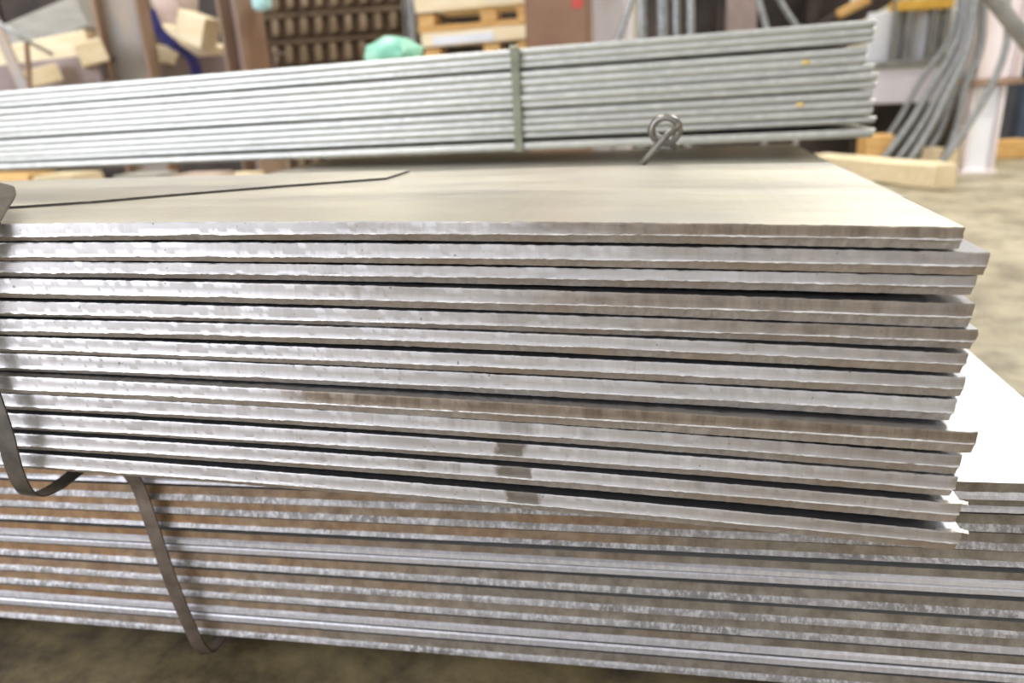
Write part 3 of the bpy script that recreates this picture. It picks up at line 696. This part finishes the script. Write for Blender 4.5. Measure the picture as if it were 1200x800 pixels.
# dark press with slanting brace behind the ropes
pA, pB = at(742, 20, 4.2), at(1026, 20, 4.2); Wc = pB.x - pA.x
e = empty('press_machine', ((pA.x + pB.x) / 2, 4.55, 0))
box('bed', DARK, (Wc, 0.6, 0.36), (0, 0, 0.18), e, bevel=0.015); box('frame_plate', DARK, (Wc * 0.98, 0.10, 1.0), (0, 0.2, 0.86), e, bevel=0.01)
for sx in (-0.42, -0.1, 0.3): box('rib', DARK, (0.07, 0.2, 0.9), (sx * Wc, 0.06, 0.81), e, bevel=0.008)
box('ram', MAROON, (0.16, 0.16, 0.42), (-0.02 * Wc, -0.06, 0.70), e, bevel=0.01)
box('brace', DARK, (0.95, 0.09, 0.10), (0.24 * Wc, -0.10, 0.58), e, rot=RY(-28), bevel=0.008)
g = at(1000, 8, 4.15); box('guard', WOODO, (0.16, 0.05, 0.045), (g.x - (pA.x + pB.x) / 2, -0.40, g.z), e, rot=RY(-25), bevel=0.01)
tag(e, 'dark iron press with ribs and a slanting brace behind the ropes', 'machine')
# hanging wire ropes
def rope(pts, r, label, group='wire ropes above the tall bundle'):
    pts = [Vector(p) for p in pts]; a, b = pts[0], pts[-1]
    dirn = (pts[0] - pts[1]).normalized()
    pts = [Vector((a.x + dirn.x * 0.5, a.y, 5.995)), Vector((a.x + dirn.x * 0.35, a.y, 3.0)), Vector((a.x + dirn.x * 0.2, a.y, 1.4))] + pts
    if b.z > 0.06:                                       # goes on down to the floor
        pts += [Vector((b.x + (b.x - pts[-2].x) * -0.6, b.y, b.z * 0.5)), Vector((b.x + (b.x - pts[-2].x) * -1.2, b.y, r + 0.002))]
    tag(sweep('wire_rope', ROPE, pts, circ(r, 9), None, sub=6), label, 'rope', group)
rope([at(752, -60, 2.2), at(742, -6, 2.2), at(732, 26, 2.2), at(720, 60, 2.2), at(716, 84, 2.22)], 0.0085, 'wire rope slanting in front of the pale cabinet', None)
for px, r, lab in ((752, 0.014, 'pale wire rope hanging nearest the pale cabinet'), (776, 0.017, 'thick pale wire rope, one of a pair before the dark press'), (792, 0.011, 'thinner wire rope close beside the thick pale one'), (809, 0.011, 'single wire rope hanging before the dark press')):
    rope([at(px - 2, -70, 2.3), at(px, 0, 2.3), at(px + 0.5, 40, 2.3), at(px + 1, 90, 2.31)], r, lab, None)
rope([at(876, -60, 2.4), at(888, -4, 2.4), at(900, 40, 2.4), at(906, 80, 2.4)], 0.0085, 'slack wire rope slanting before the dark press brace', None)
rope([at(894, -50, 2.5), at(914, 0, 2.5), at(934, 32, 2.5), at(956, 66, 2.5)], 0.0085, 'slack wire rope crossing towards the press brace', None)

# white machine frame with bars
Yw = 3.88
pA, pB = at(1018, 60, Yw), at(1122, 60, Yw); cx = (pA.x + pB.x) / 2; Wc = pB.x - pA.x
e = empty('white_frame_machine', (cx, Yw, 0))
def zc(py, px=1070, Y=Yw): return at(px, py, Y).z
def prt(name, mat, x0, y0, x1, y1, Yf, dep, bev=0.004, rot=None):
    a, b = at(x0, (y0 + y1) / 2, Yf), at(x1, (y0 + y1) / 2, Yf); z1 = at((x0 + x1) / 2, y0, Yf).z; z0 = at((x0 + x1) / 2, y1, Yf).z
    return box(name, mat, (b.x - a.x, dep, z1 - z0), ((a.x + b.x) / 2 - cx, Yf + dep / 2 - Yw, (z0 + z1) / 2), e, bevel=bev, rot=rot)
prt('panel', WHITE, 1016, 12, 1122, 73, Yw + 0.10, 0.03)
prt('rail', BAR, 1014, 70, 1124, 79, Yw - 0.02, 0.10)
prt('beam', PALE, 1010, 80, 1118, 120, Yw, 0.12)
prt('cap', YELLOW, 1052, -2, 1118, 11, Yw + 0.02, 0.14)
for x0, x1 in ((1047, 1054), (1061, 1070), (1090, 1098), (1105, 1113)): prt('bar', BAR, x0, -4, x1, 74, Yw + 0.03, 0.05)
zl = at(1060, 120, Yw).z
for sx in (-0.45, 0.45): box('leg', DARK, (0.08, 0.10, zl), (sx * Wc, 0.06, zl / 2), e)
box('dark_sheet', DARK, (Wc * 0.98, 0.05, zl - 0.02), (0, 0.2, zl / 2), e)  # added dark sheet; darkens the space below the beam
tag(e, 'white machine frame with grey vertical bars and an amber cap', 'machine')
# pinkish column
Yp = 2.45; base = onz(1152, 203, 0.0); Yp = base.y
pl, pr = at(1134, 150, Yp), at(1172, 150, Yp); Wc = pr.x - pl.x; cxp = (pl.x + pr.x) / 2
e = empty('pink_column', (cxp, Yp + 0.05, 0))
zp = at(1155, 100, Yp).z
for s in (-1, 1): box('flange', PINK, (0.014, 0.11, zp), (s * (Wc / 2 - 0.007), 0, zp / 2), e)
box('web', WHITE, (Wc - 0.03, 0.012, zp), (0, -0.02, zp / 2), e)
box('joint_plate', RUSTB, (Wc + 0.07, 0.16, 0.022), (0.015, 0, zp + 0.012), e)
for s in (-1, 1): box('upper_flange', PINK, (0.016, 0.13, 1.6), (0.02 + s * (Wc / 2 + 0.012), 0, zp + 0.825), e)
box('upper_web', PINK, (Wc + 0.01, 0.014, 1.6), (0.02, -0.01, zp + 0.825), e)
box('foot_plate', PINK, (Wc + 0.02, 0.13, 0.012), (0, 0, 0.006), e)
tag(e, 'pinkish white H-section column with a rusty joint plate', 'column')
p = at(1192, 110, 4.3)
e = empty('navy_cabinet', (p.x + 0.25, 4.5, 0))
box('body', NAVY, (0.5, 0.4, 1.3), (0, 0, 0.66), e, bevel=0.012); box('door', NAVY, (0.46, 0.014, 1.2), (0, -0.208, 0.66), e); box('handle', BAR, (0.015, 0.025, 0.14), (-0.18, -0.227, 0.7), e)
box('plinth', DARK, (0.46, 0.36, 0.03), (0, 0.01, 0.012), e)
tag(e, 'navy steel cabinet standing behind the pinkish column', 'cabinet')
pb = onz(1177, 185, 0.0)
timber('timber', WOODO, (0.16, 0.10, 0.085), (pb.x, pb.y, 0.044), RZ(12), 31, 'orange wood block on the floor behind the pinkish column', 'timber')
tag(sweep('pipe', BAR, [at(1150, -20, 2.9), at(1176, 14, 2.9), at(1206, 52, 2.9), at(1290, 158, 2.95)], circ(0.026, 12), None, sub=3), 'grey pipe slanting past the pinkish column', 'pipe')
# bundle of slack ropes
random.seed(4)
RL = ['outermost slack rope of the sling falling to the timber', 'second slack rope of the sling falling to the timber', 'third slack rope of the sling', 'fourth slack rope of the sling', 'fifth slack rope of the sling, dropping steeply', 'innermost slack rope of the sling bending round the white frame', 'loose sling rope hanging across the pinkish column']
for k, (xt, xm, ym, xb, yb2, Y) in enumerate(((1133, 1090, 105, 1032, 180, 3.55), (1138, 1102, 106, 1048, 182, 3.48), (1143, 1108, 114, 1062, 183, 3.40), (1148, 1116, 116, 1080, 184, 3.62), (1153, 1130, 106, 1104, 187, 3.46), (1127, 1078, 96, 1020, 178, 3.70), (1181, 1163, 98, 1098, 188, 3.26))):
    e0, e1 = at(xb, yb2, Y), at(xb - 14, yb2 + 6, Y + 0.1)
    r_ = (0.017, 0.014, 0.016, 0.013, 0.015, 0.012, 0.013)[k]
    e0.z = r_ + 0.03; e1.z = r_ + 0.001
    ptsr = [at(xt + 8, -60, Y), at(xt, 0, Y), at((xt + xm) / 2 + 8, ym * 0.52, Y), at(xm, ym, Y), at((xm + xb) / 2 + 4, (ym + yb2) / 2 + 4, Y), e0, e1]
    rope(ptsr, r_, RL[k], 'sling of slack wire ropes')
# loose timber on the floor
p, q2 = onz(962, 206, 0.0), onz(1112, 224, 0.0); p.z = q2.z = 0.0
d = q2 - p
timber('timber', WOOD, (d.length, 0.11, 0.088), (p + q2) / 2 + Vector((0, 0.055, 0.047)), RZ(math.degrees(math.atan2(d.y, d.x))), 21, 'pale squared timber lying on the open floor past the near bundle', 'timber', None, 0.003)
log_between((1010, 172), (1040, 170), 3.60, 3.62, 0.10, WOODO, 'orange wood offcut on the floor under the white frame', 33)
log_between((1086, 182), (1120, 184), 3.52, 3.56, 0.07, WOOD, 'short pale offcut on the floor under the ropes', 34)
# clutter seen under the tall bundle on the open side
for k, (x0, x1, Y, mat, lab) in enumerate(((-30, 52, 2.0, WOODO, 'orange board lying low under the tall bundle'), (60, 104, 1.75, WOOD, 'pale block standing under the tall bundle'), (150, 196, 1.9, WOODG, 'grey board end under the tall bundle'), (216, 262, 1.8, WRAP, 'pinkish brown board end under the tall bundle'), (270, 300, 2.0, WOOD, 'small pale board end under the tall bundle'))):
    a, b = at(x0, 215, Y), at(x1, 212, Y); h = at((x0 + x1) / 2, 203, Y).z
    timber('dunnage_block', mat, (b.x - a.x, 0.12, h), ((a.x + b.x) / 2, Y, h / 2), None, 50 + k, lab, 'timber', None, 0.002)

# added fill lamp, brightens the white machine frame
e = empty('added_fill_lamp', (1.75, 2.3, 3.3))
bm = bmesh.new(); prof = [(0.03, 0.24), (0.08, 0.22), (0.10, 0.12), (0.24, 0.02), (0.245, 0.0), (0.225, 0.015), (0.09, 0.115)]
rg = [[bm.verts.new((r * math.cos(a * math.pi / 12), r * math.sin(a * math.pi / 12), z)) for a in range(24)] for r, z in prof]
for i in range(len(prof) - 1):
    for j in range(24): bm.faces.new((rg[i][j], rg[i][(j + 1) % 24], rg[i + 1][(j + 1) % 24], rg[i + 1][j]))
from_bm(bm, 'lamp_shade', GREYB, e, None, 40)
sweep('suspension_cable', DARK, [(0, 0, 0.24), (0, 0, 1.2), (0, 0, 2.70)], circ(0.008, 6), (1, 0, 0), e, (0, 0, 0), 2)
bm = bmesh.new(); bmesh.ops.create_uvsphere(bm, u_segments=16, v_segments=10, radius=0.05); bmesh.ops.translate(bm, vec=(0, 0, 0.07), verts=bm.verts)
from_bm(bm, 'bulb', glow('fill_lamp_bulb', (1.0, 0.95, 0.85), 8.0), e, None, 60)
tag(e, 'added grey bell-shaped fill lamp hanging over the machine aisle', 'lamp')
ld = bpy.data.lights.new('added_fill_light', 'AREA'); ld.shape = 'DISK'; ld.size = 0.4; ld.energy = 48; ld.color = (1.0, 0.97, 0.92)
lo = bpy.data.objects.new('added_fill_light', ld); COL.objects.link(lo); lo.location = (1.75, 2.3, 3.29)
lo.rotation_euler = (Vector((1.95, 3.6, 0.5)) - lo.location).to_track_quat('-Z', 'Y').to_euler()

# handles ride on their doors
for t in [o for o in COL.objects if o.type == 'EMPTY']:
    doors = [c for c in COL.objects if c.parent == t and c.name.split('.')[0] == 'door']
    for h in [c for c in COL.objects if c.parent == t and c.name.split('.')[0] == 'handle']:
        if doors:
            d = min(doors, key=lambda q: abs(q.location.x - h.location.x)); rel = h.location - d.location
            h.parent = d; h.location = rel
